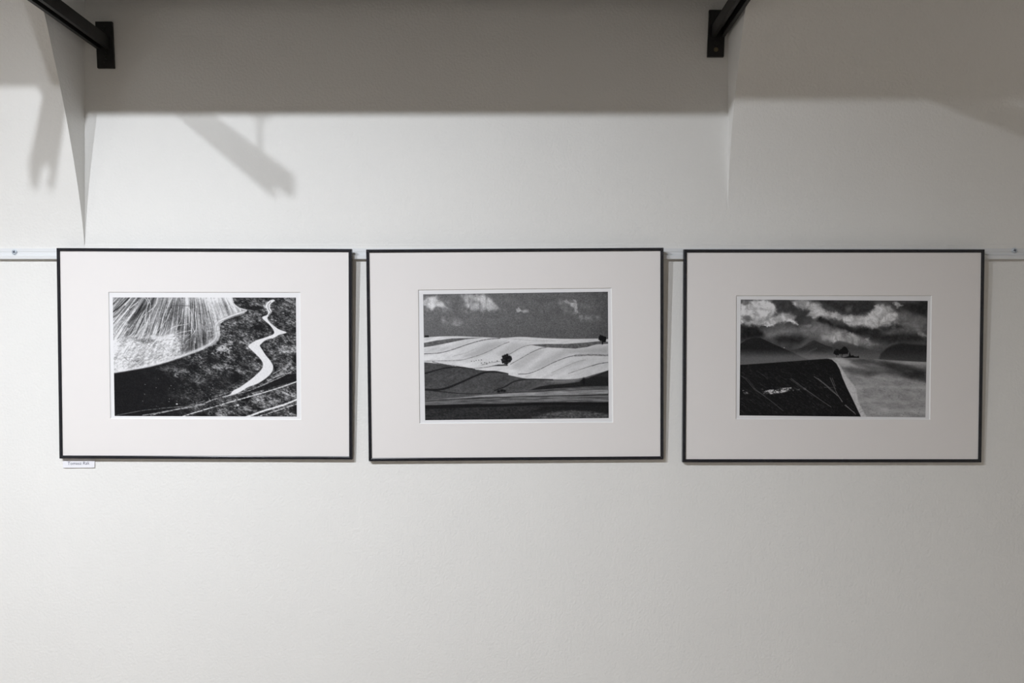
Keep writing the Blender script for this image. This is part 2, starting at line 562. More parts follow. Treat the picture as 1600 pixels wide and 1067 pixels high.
class Canvas:
    def __init__(self, quad, step=0.62):
        tl, tr, br, bl = [np.array(v, float) for v in quad]
        W = int(round(np.linalg.norm(tr - tl) / step)) + 1
        H = int(round(np.linalg.norm(bl - tl) / step)) + 1
        u = np.linspace(0, 1, W)[None, :]
        v = np.linspace(0, 1, H)[:, None]
        f = lambda k: (tl[k] * (1 - u) + tr[k] * u) * (1 - v) + (bl[k] * (1 - u) + br[k] * u) * v
        self.X, self.Y = f(0), f(1)
        self.a = np.zeros((H, W))

    def fill(self, val, mask=1.0):
        self.a = self.a * (1 - mask) + val * mask

    def poly(self, pts, soft=0.6, smooth_n=0, jitter=None):
        """Soft inside-mask of a polygon."""
        X, Y = self.X, self.Y
        if jitter is not None:
            X = X + jitter[0]; Y = Y + jitter[1]
        p = spline(pts, smooth_n) if smooth_n else np.array(pts, float)
        d2 = np.full(X.shape, 1e9)
        ins = np.zeros(X.shape, bool)
        for i in range(len(p)):
            (x0, y0), (x1, y1) = p[i], p[(i + 1) % len(p)]
            ex, ey = x1 - x0, y1 - y0
            ll = ex * ex + ey * ey
            if ll < 1e-9:
                continue
            t = np.clip(((X - x0) * ex + (Y - y0) * ey) / ll, 0, 1)
            d2 = np.minimum(d2, (X - x0 - t * ex) ** 2 + (Y - y0 - t * ey) ** 2)
            if y0 != y1:
                c = ((y0 > Y) != (y1 > Y)) & (X < ex * (Y - y0) / (y1 - y0) + x0)
                ins ^= c
        sd = np.where(ins, 1, -1) * np.sqrt(d2)
        return smooth(-soft, soft, sd)

    def below(self, pts, soft=0.6, n=8):
        """Mask of everything under a left-to-right curve."""
        p = spline(pts, n) if n else np.array(pts, float)
        o = np.argsort(p[:, 0], kind='stable')
        yc = np.interp(self.X, p[o, 0], p[o, 1])
        return smooth(-soft, soft, self.Y - yc)

    def curve(self, pts, n=8):
        p = spline(pts, n)
        o = np.argsort(p[:, 0], kind='stable')
        return np.interp(self.X, p[o, 0], p[o, 1])

    def stroke(self, pts, w, soft=0.5, n=8, w1=None):
        """Mask of a line of width w (tapering to w1)."""
        p = spline(pts, n) if n else np.array(pts, float)
        m = np.zeros(self.X.shape)
        k = len(p) - 1
        H, W = self.X.shape
        for i in range(k):
            (x0, y0), (x1, y1) = p[i], p[i + 1]
            ww = w if w1 is None else w + (w1 - w) * (i + 0.5) / k
            pad = ww + soft + 1
            cx = (self.X[H // 2]); cy = self.Y[:, W // 2]
            i0 = max(np.searchsorted(cx, min(x0, x1) - pad - 4) - 1, 0); i1 = np.searchsorted(cx, max(x0, x1) + pad + 4) + 1
            j0 = max(np.searchsorted(cy, min(y0, y1) - pad - 4) - 1, 0); j1 = np.searchsorted(cy, max(y0, y1) + pad + 4) + 1
            Xs, Ys = self.X[j0:j1, i0:i1], self.Y[j0:j1, i0:i1]
            if Xs.size == 0:
                continue
            ex, ey = x1 - x0, y1 - y0
            ll = ex * ex + ey * ey + 1e-9
            t = np.clip(((Xs - x0) * ex + (Ys - y0) * ey) / ll, 0, 1)
            d = np.sqrt((Xs - x0 - t * ex) ** 2 + (Ys - y0 - t * ey) ** 2)
            m[j0:j1, i0:i1] = np.maximum(m[j0:j1, i0:i1], 1 - smooth(ww / 2 - soft, ww / 2 + soft, d))
        return m

    def blob(self, x, y, rx, ry, ang=0.0, soft=0.5):
        c, s = math.cos(ang), math.sin(ang)
        u = ((self.X - x) * c + (self.Y - y) * s) / rx
        v = (-(self.X - x) * s + (self.Y - y) * c) / ry
        return 1 - smooth(1 - soft, 1 + soft, np.sqrt(u * u + v * v))


def quadrant(ox, oy, sc=10.667):
    return lambda pts: [(ox + x / sc, oy + y / sc) for x, y in pts]


def grain(C, seed, amt):
    r = np.random.default_rng(seed).normal(size=C.a.shape)
    r = (r + np.roll(r, 1, 0) + np.roll(r, 1, 1) + np.roll(np.roll(r, 1, 0), 1, 1)) / 2.0
    C.a = C.a + r * amt


def ink_colours(a, white):
    """Tones as they look in the photograph (sRGB grey) to ink reflectance; white is the paper's own level there."""
    a = np.clip(a, 0.03, 1.0)
    lin = np.where(a <= 0.04045, a / 12.92, ((a + 0.055) / 1.055) ** 2.4)
    r = np.clip(lin / white * 0.80, 0.004, 0.82)
    return np.stack([r, r, np.minimum(r * 1.02 + 0.0008, 0.85)], -1)


def paint_road(quad):
    C = Canvas(quad)
    X, Y = C.X, C.Y
    q1, q2, q3, q4 = quadrant(170, 455), quadrant(320, 455), quadrant(170, 555), quadrant(320, 555)
    rng = np.random.default_rng(4)
    # dark scrubland
    n1 = fbm(X, Y, 16, 11, 4)
    n2 = fbm(X, Y, 3.4, 21, 3, 0.7, 2.0, 0.25)
    n3 = fbm(X, Y, 1.7, 31, 2, 0.7, 1.8, 0.3)
    n4 = fbm(X, Y, 7, 36, 3, 0.6, 2.2, 0.3)
    lightness = 0.05 + 0.95 * smooth(205, 350, X + 0.35 * (Y - 560) * -1)
    hi = np.random.default_rng(3).random(X.shape)
    hi = (hi + np.roll(hi, 1, 1)) / 2
    n5 = fbm(X, Y, 1.25, 41, 2, 0.8, 2.2, 0.2)
    mix = 0.26 * n2 + 0.26 * n3 + 0.30 * n5 + 0.18 * hi + 0.34 * (n1 - 0.5) + 0.34 * (n4 - 0.5)
    dark = 0.085 + 0.075 * lightness * smooth(0.3, 0.65, n1)
    spark = 0.30 * smooth(0.40, 0.62, mix) + 0.70 * smooth(0.56, 0.86, mix)
    C.a[:] = dark + spark * lightness * 0.70
    C.fill(0.09, C.poly(q2([(700, 270), (830, 240), (960, 260), (980, 290), (820, 320), (720, 300)]), 1.0) * 0.9)
    C.fill(0.09, C.poly(q4([(1180, 400), (1330, 320), (1440, 310), (1530, 300), (1530, 420), (1300, 480), (1000, 570), (700, 640), (650, 600), (1000, 500)]), 1.2) * 0.9)
    C.fill(0.10, C.blob(*q4([(130, 90)])[0], 8, 5, 0, 0.6) * 0.75)
    C.fill(0.09, C.poly(q4([(0, 380), (300, 350), (600, 300), (560, 480), (200, 620), (0, 650)]), 5) * 0.65)
    C.fill(0.085, C.poly(q3([(90, 300), (480, 260), (620, 420), (560, 760), (400, 930), (90, 1010)]), 5) * 0.85)
    # brighter scrubby patches
    for pts, amt in ((q2([(330, 860), (440, 730), (470, 850), (430, 1000), (430, 1067), (60, 1060), (200, 950)]), 0.85),
                     (q4([(60, 180), (330, 70), (430, 120), (410, 260), (340, 250), (200, 200), (80, 240)]), 0.45),
                     (q4([(350, 0), (450, 0), (440, 50), (380, 40)]), 0.8),
                     (q2([(1210, 560), (1280, 530), (1330, 600), (1260, 620)]), 0.55),
                     (q2([(560, 490), (700, 400), (740, 410), (600, 520)]), 0.35),
                     (q4([(1280, 260), (1420, 80), (1480, 60), (1440, 160), (1500, 230), (1340, 310), (1000, 420)]), 0.50),
                     (q2([(1180, 300), (1350, 120), (1500, 110), (1520, 230), (1400, 220), (1220, 310)]), 0.38),
                     (q4([(0, 960), (600, 800), (1500, 500), (1520, 700), (700, 960), (200, 1010), (0, 1010)]), 0.36),
                     (q2([(480, 110), (640, 130), (680, 260), (560, 250)]), 0.32),
                     (q2([(560, 720), (1100, 680), (1100, 730), (640, 790)]), 0.25), (q2([(270, 560), (330, 520), (420, 720), (330, 860), (250, 860), (270, 700)]), 0.45), (q4([(400, 100), (560, 180), (600, 300), (500, 260)]), 0.35), (q3([(780, 230), (1100, 170), (1300, 260), (1200, 300), (900, 260)]), 0.22), (q3([(1300, 0), (1600, 0), (1600, 130), (1400, 80)]), 0.45), (q2([(950, 900), (1500, 700), (1520, 1000), (1250, 1060), (1050, 1000)]), 0.22), (q2([(1060, 450), (1300, 330), (1500, 300), (1500, 600), (1300, 640), (1180, 560)]), 0.16)):
        m = C.poly(pts, 3.0)
        C.fill(0.80, m * amt * smooth(0.34, 0.66, 0.3 * n2 + 0.3 * n3 + 0.25 * n5 + 0.15 * hi + 0.4 * (n4 - 0.5)))
    C.fill(0.62, C.blob(*q3([(1140, 335)])[0], 5, 2.6, 0.3, 0.7) * smooth(0.4, 0.6, n3))
    for k in range(120):
        x, y = rng.uniform(215, 345), rng.uniform(575, 640)
        if rng.random() < (x - 190) / 150:
            C.fill(rng.uniform(0.3, 0.75), C.blob(x, y, rng.uniform(0.4, 0.9), 0.4, 0.1, 0.6) * 0.8)
    # pale field
    edge = q2([(330, 90), (460, 100), (480, 195), (570, 270), (710, 308), (650, 350), (480, 405), (330, 470), (265, 540), (250, 640), (262, 720), (230, 810), (120, 890), (0, 950)]) + \
        q1([(1480, 1010)]) + q3([(1250, 10), (1000, 100), (700, 182), (400, 240), (60, 296)])
    field_poly = edge + [(165, 582), (165, 455), (351, 455)]
    fm = C.poly(field_poly, 0.7)
    # ploughing lines fan out from steep on the right to slanting on the left
    sx = np.array([60, 170, 190, 215, 255, 285, 306, 330, 400]); ss = np.array([-1.05, -1.0, -0.85, -0.62, -0.3, -0.08, 0.05, 0.30, 0.6])
    c = X.copy()
    for _ in range(8):
        c = X - np.interp(c, sx, ss) * (Y - 483)
    l1 = vnoise(c / 2.6, Y / 60, 51); l2 = vnoise(c / 1.25, Y / 30, 52); l3 = vnoise(c / 6.0, Y / 40, 53)
    l4 = vnoise(c / 0.8, Y / 14, 54)
    lines = 0.26 * l3 + 0.28 * l1 + 0.26 * l2 + 0.20 * l4
    base = 0.53 + 0.0 * X
    base += 0.22 * smooth(285, 330, X) * (1 - smooth(500, 530, Y)) + 0.16 * (1 - smooth(466, 478, Y)) * smooth(240, 290, X)
    low = smooth(515, 534, Y + 0.10 * (X - 230)) * (1 - smooth(272, 300, X))
    base += 0.23 * low + 0.12 * (1 - smooth(176, 215, X))
    base -= 0.17 * C.blob(222, 486, 16, 10, -0.7, 0.8) + 0.14 * C.blob(258, 488, 14, 16, 0, 0.8) + 0.16 * C.blob(298, 520, 14, 22, 0, 0.8) + 0.14 * C.blob(318, 505, 10, 26, 0, 0.8) + 0.10 * C.blob(322, 530, 14, 10, 0, 0.8)
    nf = fbm(X, Y, 2.0, 61, 3, 0.7); nh = fbm(X, Y, 2.2, 66, 3, 0.65, 2.6, -0.35)
    fld = base + (lines - 0.5) * (1.3 * (1 - 0.6 * low)) * (1 - 0.35 * smooth(300, 330, X)) + (nf - 0.5) * 0.22 + (nh - 0.5) * (0.12 + 0.38 * low) + (hi - 0.5) * 0.14
    C.fill(np.clip(fld, 0.12, 0.90), fm)
    # dark patches and hatch in the lower left of the field
    for pts, v in ((q1([(360, 770), (480, 760), (470, 785), (370, 785)]), 0.4), (q1([(430, 820), (560, 785), (800, 800), (760, 840), (600, 880), (560, 860), (470, 830)]), 0.38),
                   (q1([(230, 600), (300, 560), (460, 590), (420, 610)]), 0.35), (q1([(1180, 940), (1400, 910), (1420, 930), (1340, 1000), (1200, 990)]), 0.33),
                   (q3([(380, 90), (430, 75), (520, 85), (470, 115)]), 0.42), (q1([(1050, 760), (1130, 720), (1140, 750)]), 0.35)):
        C.fill(v, C.poly(pts, 1.2) * fm * smooth(0.25, 0.6, nf) * 0.9)
    for k in range(420):
        x, y = rng.uniform(176, 292), rng.uniform(524, 574)
        ln = rng.uniform(3, 13); an = rng.choice([-0.9, -0.6, 0.7, -0.75, -0.2]) + rng.normal() * 0.12
        C.fill(rng.choice([0.92, 0.9, 0.5]), C.stroke([(x, y), (x + ln * math.cos(an), y + ln * math.sin(an))], rng.uniform(0.35, 0.75), 0.45, 0) * fm * 0.62)
    for k in range(230):
        x = rng.uniform(170, 335); y0 = rng.uniform(462, 512); ln = rng.uniform(8, 30)
        s0 = float(np.interp(x, sx, ss))
        C.fill(rng.choice([0.88, 0.85, 0.22]), C.stroke([(x - s0 * (483 - y0), y0), (x + s0 * (y0 + ln - 483), y0 + ln)], rng.uniform(0.35, 0.75), 0.45, 0) * fm * 0.7)
    for p, w in ((q1([(600, 110), (650, 180), (640, 260), (615, 380), (610, 520)]), 1.0), (q1([(640, 110), (690, 190), (690, 270), (680, 400), (680, 500), (665, 600), (640, 690)]), 1.0),
                 (q1([(810, 110), (790, 220), (700, 310), (560, 430), (430, 660), (330, 760)]), 1.0), (q1([(1060, 110), (980, 260), (910, 430), (860, 600), (780, 700)]), 1.2),
                 (q1([(1040, 290), (970, 470), (930, 620), (860, 740), (700, 920), (600, 1040)]), 1.1), (q1([(960, 480), (900, 560), (840, 700)]), 0.8),
                 (q1([(1240, 300), (1200, 480), (1120, 640)]), 0.9), (q1([(1270, 470), (1260, 620), (1235, 880)]), 0.9), (q1([(1340, 280), (1390, 400), (1380, 560), (1440, 700), (1440, 860)]), 1.0),
                 (q1([(1440, 350), (1460, 600), (1400, 720)]), 1.0), (q1([(1000, 760), (1100, 800), (1200, 890)]), 0.9), (q1([(900, 860), (960, 960), (1010, 1040)]), 0.9),
                 (q1([(940, 700), (1090, 590), (1330, 540)]), 0.9), (q1([(1030, 760), (1180, 690), (1380, 650)]), 0.8), (q1([(480, 180), (300, 330), (90, 560)]), 1.3),
                 (q1([(450, 320), (250, 520), (90, 700)]), 1.2), (q1([(560, 330), (400, 560), (250, 700)]), 0.8), (q1([(600, 550), (500, 680), (400, 800)]), 0.9),
                 (q2([(60, 160), (90, 300), (180, 400)]), 0.9), (q2([(370, 200), (450, 270), (530, 360)]), 1.1), (q2([(110, 660), (40, 660)]), 0.8), (q2([(40, 680), (35, 850)]), 0.8)):
        C.fill(0.90, C.stroke(p, w * 0.9, 0.5) * fm * (0.55 + 0.40 * smooth(0.3, 0.6, nf)))
    C.fill(0.88, C.poly(q1([(690, 740), (900, 750), (1040, 700), (1020, 790), (840, 820), (720, 790)]), 1.5) * 0.7)
    C.fill(0.13, C.stroke(q1([(345, 105), (270, 180), (150, 285), (60, 350)]), 1.7, 0.6) * 0.95)
    C.fill(0.22, C.stroke(q1([(60, 440), (150, 380), (260, 250)]), 2.4, 1.2) * 0.7)
    C.fill(0.22, C.stroke(q1([(330, 520), (420, 420), (560, 320), (610, 250)]), 4.0, 1.8) * 0.65)
    C.fill(0.25, C.stroke(q1([(1060, 235), (1360, 245)]), 1.0, 0.5) * 0.6)
    # track along the edge of the field
    path = q2([(455, 120), (470, 200), (560, 275), (690, 318), (640, 350), (480, 400), (330, 460), (230, 510), (180, 590), (195, 700), (185, 780), (110, 860), (0, 925)]) + q1([(1450, 990)]) + q3([(1100, 50), (700, 165), (90, 275)])
    C.fill(0.84, C.stroke(path[:5], 1.8, 0.6) * 0.9)
    C.fill(0.85 + (nh - 0.5) * 0.2, C.stroke(path[4:], 5.0, 1.6, w1=4.0) * 0.85)
    C.fill(0.80, C.stroke(path[8:12], 9.5, 2.0) * 0.55)
    off = [(x + 1.2, y + 1.1) for x, y in path[4:13]]
    C.fill(0.38, C.stroke(off, 0.7, 0.4) * 0.7)
    C.fill(0.42, C.stroke([(x - 1.8, y - 1.6) for x, y in path[4:12]], 0.6, 0.4) * 0.6)
    for k in range(26):
        x0, y0 = path[6 + k % 6]
        C.fill(rng.choice([0.9, 0.45]), C.stroke([(x0 + rng.normal() * 5, y0 + rng.normal() * 4), (x0 + rng.normal() * 5 - 6, y0 + rng.normal() * 4 + 4)], 0.6, 0.5, 0) * 0.4)
    # the winding road
    road = q2([(1140, 135), (1165, 158), (1100, 210), (1085, 270), (1115, 335), (1080, 390), (1045, 450), (1110, 540), (1230, 630), (1365, 685), (1240, 725), (1160, 770), (1020, 810), (935, 880), (920, 910), (960, 975), (1020, 1067)]) + \
        q4([(1100, 100), (1140, 200), (1110, 290), (1020, 380), (880, 470), (720, 530), (640, 580), (500, 650), (300, 700), (420, 650), (470, 590), (600, 520), (780, 390), (930, 250), (970, 160), (940, 80), (870, 0)]) + \
        q2([(800, 1000), (725, 925), (740, 890), (850, 820), (1000, 770), (1130, 720), (1155, 680), (1130, 620), (1070, 550), (955, 440), (1040, 390), (1050, 330), (1015, 260), (1025, 205), (1080, 155)])
    C.fill(0.885, C.poly(road, 0.7, 5))
    C.fill(0.30, C.stroke(q2([(1100, 175), (1055, 230), (1065, 300), (1095, 345), (1060, 400)]), 0.8, 0.4) * 0.85)
    C.fill(0.6, C.stroke(q2([(1050, 480), (1130, 580), (1180, 640)]), 0.5, 0.4) * 0.5)
    C.fill(0.55, C.stroke(q2([(720, 900), (640, 850), (580, 830)]), 1.2, 0.6) * 0.6)
    C.fill(0.55, C.stroke(q2([(900, 380), (780, 320), (720, 315)]), 1.4, 0.6) * 0.55)
    # furrows and wheel ruts along the bottom
    tex = smooth(0.25, 0.6, n3)
    for p, w, v, kk in ((q4([(1525, 440), (1300, 520), (1000, 615), (700, 700), (300, 815), (0, 905)]) + q3([(1400, 965), (1230, 1020)]), 1.5, 0.86, 1.0),
                        (q4([(1530, 740), (1300, 830), (1000, 920), (780, 1000), (690, 1030)]), 2.8, 0.88, 1.0), (q4([(1530, 815), (1250, 905), (1000, 985), (880, 1025)]), 1.4, 0.82, 1.0),
                        (q4([(1480, 250), (1250, 370), (1000, 480), (850, 545), (700, 600), (400, 670)]), 1.2, 0.72, 0.9), (q4([(1300, 220), (1130, 310)]), 1.0, 0.8, 0.9),
                        (q4([(1350, 300), (1200, 350), (1050, 430)]), 1.2, 0.8, 0.9),
                        (q4([(360, 680), (200, 720), (60, 770), (0, 800)]) + q3([(1450, 830), (1200, 885), (950, 940), (700, 1000)]), 1.6, 0.72, 0.95),
                        (q3([(1600, 760), (1400, 815), (1250, 850), (850, 885)]), 0.9, 0.6, 0.8), (q3([(850, 890), (600, 915), (400, 950), (130, 1000)]), 0.9, 0.5, 0.8),
                        (q3([(1600, 820), (1300, 880), (1000, 925), (780, 965), (560, 1000)]), 1.2, 0.7, 0.9), (q4([(0, 790), (80, 750), (60, 710)]), 1.2, 0.6, 0.8),
                        (q4([(180, 600), (400, 530), (600, 410)]), 0.7, 0.45, 0.6), (q4([(180, 690), (450, 600)]), 0.9, 0.7, 0.8)):
        C.fill(v, C.stroke(p, w, 0.5) * kk * (0.35 + 0.65 * tex))
    C.fill(0.9, C.stroke(q4([(1530, 740), (1300, 830), (1000, 920), (780, 1000), (690, 1030)]), 2.2, 0.5) * 0.9)
    C.fill(0.86, C.stroke(q4([(1525, 440), (1300, 520), (1000, 615), (700, 700)]), 1.2, 0.5) * 0.8)
    C.fill(0.8, C.blob(*q4([(550, 830)])[0], 2.0, 1.6))
    C.fill(0.06, C.blob(*q4([(535, 875)])[0], 1.5, 1.8) * 0.8)
    C.fill(0.8, C.blob(*q3([(1135, 812)])[0], 1.5, 1.1))
    grain(C, 7, 0.016)
    return np.clip(C.a, 0.06, 0.92)


def paint_tree(quad):
    C = Canvas(quad)
    X, Y = C.X, C.Y
    q1, q2, q3, q4 = quadrant(655, 450), quadrant(805, 450), quadrant(655, 560), quadrant(805, 560)
    bg = quadrant(645, 445, 4.85)
    # sky
    n = fbm(X, Y, 9, 71, 5, 0.6); n2 = fbm(X, Y, 3.5, 81, 3, 0.6)
    C.a[:] = 0.375 + (n - 0.5) * 0.10 * (1 - smooth(495, 515, Y)) + 0.03 * (1 - smooth(690, 880, X)) - 0.05 * smooth(900, 950, X) - 0.02 * smooth(500, 525, Y)
    jit = ((n - 0.5) * 6, (fbm(X, Y, 9, 91, 5, 0.6) - 0.5) * 6)
    bl = billow(X, Y, 9, 301)
    for pts, v, soft, k in ((q1([(40, 120), (300, 120), (400, 200), (540, 380), (420, 390), (280, 350), (150, 390), (40, 300)]), 0.50, 4.0, 0.75),
                            (q1([(700, 90), (1080, 90), (1240, 200), (1360, 350), (1200, 400), (860, 390), (740, 290), (690, 150)]), 0.52, 4.0, 0.85), (q1([(360, 500), (620, 500), (860, 600), (760, 680), (480, 660)]), 0.44, 5.0, 0.7),
                            (q1([(560, 160), (760, 160), (700, 260), (600, 250)]), 0.42, 5.0, 0.5), (q1([(480, 170), (620, 200), (600, 300), (480, 280)]), 0.45, 5.0, 0.5),
                            (q2([(700, 240), (800, 200), (1040, 200), (1060, 440), (900, 430), (780, 330)]), 0.45, 4.0, 0.7), (q2([(1000, 400), (1400, 450), (1420, 540), (1100, 540)]), 0.43, 5.0, 0.6),
                            (q2([(1100, 230), (1300, 240), (1340, 420), (1140, 330)]), 0.39, 5.0, 0.5), (q2([(460, 290), (620, 300), (600, 440), (430, 440)]), 0.40, 5.0, 0.5),
                            (q1([(60, 200), (120, 150), (290, 145), (330, 210), (400, 240), (480, 330), (400, 320), (280, 310), (190, 360), (60, 260)]), 0.74, 2.2, 0.9),
                            (q1([(400, 290), (480, 330), (540, 380), (420, 380)]), 0.5, 2.5, 0.6),
                            (q1([(720, 100), (840, 110), (1000, 240), (1020, 360), (880, 370), (770, 280), (740, 180)]), 0.66, 3.0, 0.75),
                            (q1([(840, 120), (960, 110), (1060, 260), (1080, 350), (980, 350), (900, 250)]), 0.60, 3.0, 0.7),
                            (q1([(960, 110), (1070, 115), (1190, 200), (1300, 270), (1330, 340), (1160, 380), (1090, 340), (1020, 250), (980, 170)]), 0.68, 2.2, 0.85),
                            (q1([(390, 540), (480, 540), (660, 610), (700, 650), (560, 640), (430, 600)]), 0.52, 3.0, 0.7),
                            (q1([(700, 350), (770, 360), (860, 420), (760, 420)]), 0.5, 2.5, 0.55), (q1([(440, 210), (510, 230), (490, 280), (440, 250)]), 0.52, 2.5, 0.6),
                            (q1([(1400, 340), (1450, 345), (1440, 370), (1400, 365)]), 0.52, 1.5, 0.7),
                            (q2([(0, 350), (70, 320), (110, 370), (220, 360), (220, 400), (150, 405), (90, 375), (20, 395)]), 0.62, 1.2, 0.85),
                            (q2([(790, 215), (860, 190), (900, 235), (900, 280), (820, 230)]), 0.62, 1.2, 0.75), (q2([(970, 185), (1015, 210), (1015, 245), (975, 230)]), 0.68, 1.0, 0.8),
                            (q2([(900, 240), (1010, 250), (1030, 330), (1050, 400), (1020, 440), (980, 400), (980, 330), (920, 300)]), 0.64, 1.6, 0.85),
                            (q2([(1050, 430), (1200, 460), (1320, 480), (1280, 520), (1100, 500)]), 0.46, 3.0, 0.6), (q2([(860, 400), (1000, 370), (1020, 440), (900, 420)]), 0.5, 2.0, 0.6),
                            (q2([(280, 400), (320, 400), (310, 420)]), 0.5, 1.0, 0.6), (q2([(1470, 120), (1510, 130), (1490, 170)]), 0.5, 2.0, 0.5), (q2([(1420, 220), (1460, 210), (1440, 250)]), 0.45, 2.0, 0.5)):
        m = C.poly(pts, soft, 0, jit)
        C.fill(v + 0.04 + (bl - 0.42) * 0.42, m * k)
    grain(C, 8, 0.024)
    # pale hills
    hz = [(655, 527.2)] + bg([(80, 398), (200, 390), (340, 388), (540, 396), (680, 401), (820, 393), (1000, 403), (1200, 408), (1400, 406), (1480, 410)]) + [(960, 529.5)]
    hm = C.below(hz, 0.5)
    soft_n = fbm(X, Y, 5, 101, 4, 0.65, 3.0, -0.35)
    hills = 0.80 + (soft_n - 0.5) * 0.17 - 0.05 * smooth(880, 950, X)
    dip = 0.13 * (soft_n - 0.35)
    hills -= dip * smooth(700, 720, X) * (1 - smooth(560, 590, Y)) * 0.7
    for pts, dv in (([(420, 520), (560, 440), (700, 430), (600, 500), (480, 545), (380, 545)], -0.10), ([(640, 520), (760, 440), (860, 450), (740, 530), (680, 560)], -0.08), ([(760, 600), (900, 500), (1000, 490), (920, 560), (820, 640), (760, 640)], -0.07),
                    ([(860, 660), (1000, 560), (1140, 490), (1220, 510), (1080, 580), (960, 640)], -0.08), ([(1050, 680), (1200, 580), (1320, 560), (1200, 640)], -0.06), ([(85, 500), (300, 455), (420, 430), (300, 480), (85, 515)], -0.06),
                    ([(1150, 490), (1330, 480), (1480, 470), (1480, 520), (1240, 520)], -0.10), ([(90, 540), (200, 530), (250, 560), (90, 565)], 0.06), ([(330, 590), (500, 600), (450, 630), (380, 615)], 0.06), ([(560, 640), (740, 630), (800, 660), (700, 670)], 0.04)):
        hills += dv * C.poly(bg(pts), 4.5) * (0.7 + 0.6 * soft_n)
    C.fill(hills, hm)
    darkf = 0.335
    fine = fbm(X, Y, 1.6, 111, 2, 0.7, 1.6)
    C.fill(darkf + (fine - 0.5) * 0.2, C.poly(bg([(80, 440), (180, 420), (300, 405), (440, 401), (530, 399), (400, 412), (260, 440), (150, 462), (80, 472)]), 0.5) * 0.95)
    C.fill(darkf + (fine - 0.5) * 0.22, C.poly(bg([(885, 453), (1000, 447), (1150, 447), (1300, 437), (1420, 425), (1480, 430), (1480, 445), (1390, 450), (1320, 470), (1230, 482), (1140, 478), (1010, 472), (930, 460)]), 0.5) * 0.95)
    ln = [([(85, 522), (200, 515), (300, 490), (400, 455), (500, 425), (580, 410), (660, 404)], 1.1, 0.28), ([(85, 577), (200, 575), (350, 570), (430, 553), (520, 525), (600, 490), (680, 450), (730, 432)], 0.8, 0.38),
          ([(680, 545), (740, 520), (800, 485), (850, 463), (890, 455)], 0.8, 0.35), ([(740, 600), (830, 550), (900, 510), (970, 480), (1010, 474)], 0.9, 0.35),
          ([(800, 675), (880, 670), (960, 640), (1060, 590), (1160, 550), (1240, 532)], 1.0, 0.30), ([(1050, 665), (1150, 620), (1250, 580), (1310, 568)], 0.6, 0.52), ([(1180, 670), (1300, 630), (1400, 600), (1480, 587)], 0.7, 0.35),
          ([(300, 540), (400, 515), (480, 480)], 0.6, 0.6), ([(1360, 612), (1420, 594), (1480, 586)], 0.9, 0.25), ([(150, 582), (220, 598), (310, 612), (400, 625)], 0.9, 0.22), ([(700, 404), (900, 420), (1080, 424)], 0.5, 0.6),
          ([(420, 632), (520, 628), (620, 612), (700, 600)], 0.8, 0.3), ([(520, 605), (600, 588), (660, 578)], 0.7, 0.35)]
    for p, w, v in ln:
        C.fill(v, C.stroke(bg(p), w, 0.45) * (0.55 + 0.45 * smooth(0.3, 0.55, fine)))
    C.fill(0.45 + (fine - 0.5) * 0.4, C.stroke(bg([(1230, 535), (1340, 530), (1480, 533)]), 2.6, 0.8) * 0.85)
    rng = np.random.default_rng(6)
    for x, y in bg([(445, 578), (465, 578), (480, 572), (500, 570), (520, 568), (520, 592), (545, 588), (560, 590), (580, 585), (600, 580), (560, 600), (640, 575)]):
        C.fill(0.15, C.blob(x, y, rng.uniform(0.6, 1.1), 0.6) * 0.85)
    # darker slopes in the shade
    lower = bg([(80, 586), (140, 590), (250, 604), (330, 620), (440, 636), (540, 648), (640, 660), (760, 690), (880, 712), (1000, 714), (1130, 716), (1230, 712), (1300, 700), (1380, 676), (1490, 644)])
    C.fill(0.275 + (soft_n - 0.5) * 0.12 + (fine - 0.5) * 0.10 + 0.05 * smooth(780, 860, X), C.below([(655, lower[0][1])] + lower, 0.7))
    C.fill(0.58, C.poly(bg([(1000, 722), (1130, 718), (1250, 708), (1290, 700), (1230, 735), (1100, 745)]), 3.0) * 0.5)
    for p, w, w1, v in (([(85, 672), (180, 645), (260, 626), (330, 622), (400, 628), (470, 640)], 2.2, 1.4, 0.11), ([(95, 793), (180, 795), (260, 780), (360, 740), (460, 695), (540, 664), (610, 656), (680, 665), (720, 674)], 3.4, 2.0, 0.10),
                        ([(95, 793), (200, 808), (320, 820), (430, 826), (520, 822)], 2.0, 1.0, 0.13), ([(620, 800), (700, 770), (760, 735), (830, 718), (920, 714), (1060, 718)], 2.0, 1.6, 0.12)):
        C.fill(v, C.stroke(bg(p), w, 0.8, w1=w1) * 0.95)
    C.fill(0.115, C.poly(bg([(880, 800), (960, 770), (1040, 757), (1140, 750), (1260, 735), (1290, 712), (1330, 705), (1400, 678), (1490, 644), (1490, 765), (1300, 770), (1100, 785), (950, 798)]), 1.0) * 0.95)
    C.fill(0.2, C.poly(bg([(1390, 690), (1490, 650), (1490, 700)]), 2.0) * 0.6)
    C.fill(0.08, C.blob(*bg([(1295, 730)])[0], 2.2, 5.5))
    # strips along the bottom
    st = fbm(X, Y, 1.5, 121, 3, 0.6, 14.0, -0.02)
    C.fill(0.33 + (st - 0.5) * 0.4, C.below([(655, 617.5)] + bg([(90, 838), (300, 838), (600, 825), (900, 798), (1200, 778), (1490, 765)]) + [(960, 602)], 1.0) * smooth(0, 1, 1.0))
    C.fill(0.30 + (fine - 0.5) * 0.12, C.poly(bg([(85, 800), (300, 822), (520, 832), (300, 855), (85, 872)]), 1.0))
    C.fill(0.60 + (st - 0.5) * 0.35, C.poly(bg([(90, 874), (350, 855), (520, 838), (700, 822), (900, 815), (1080, 800), (1480, 790), (1480, 826), (1100, 838), (800, 850), (500, 852), (250, 870), (90, 882)]), 0.8) * 0.75)
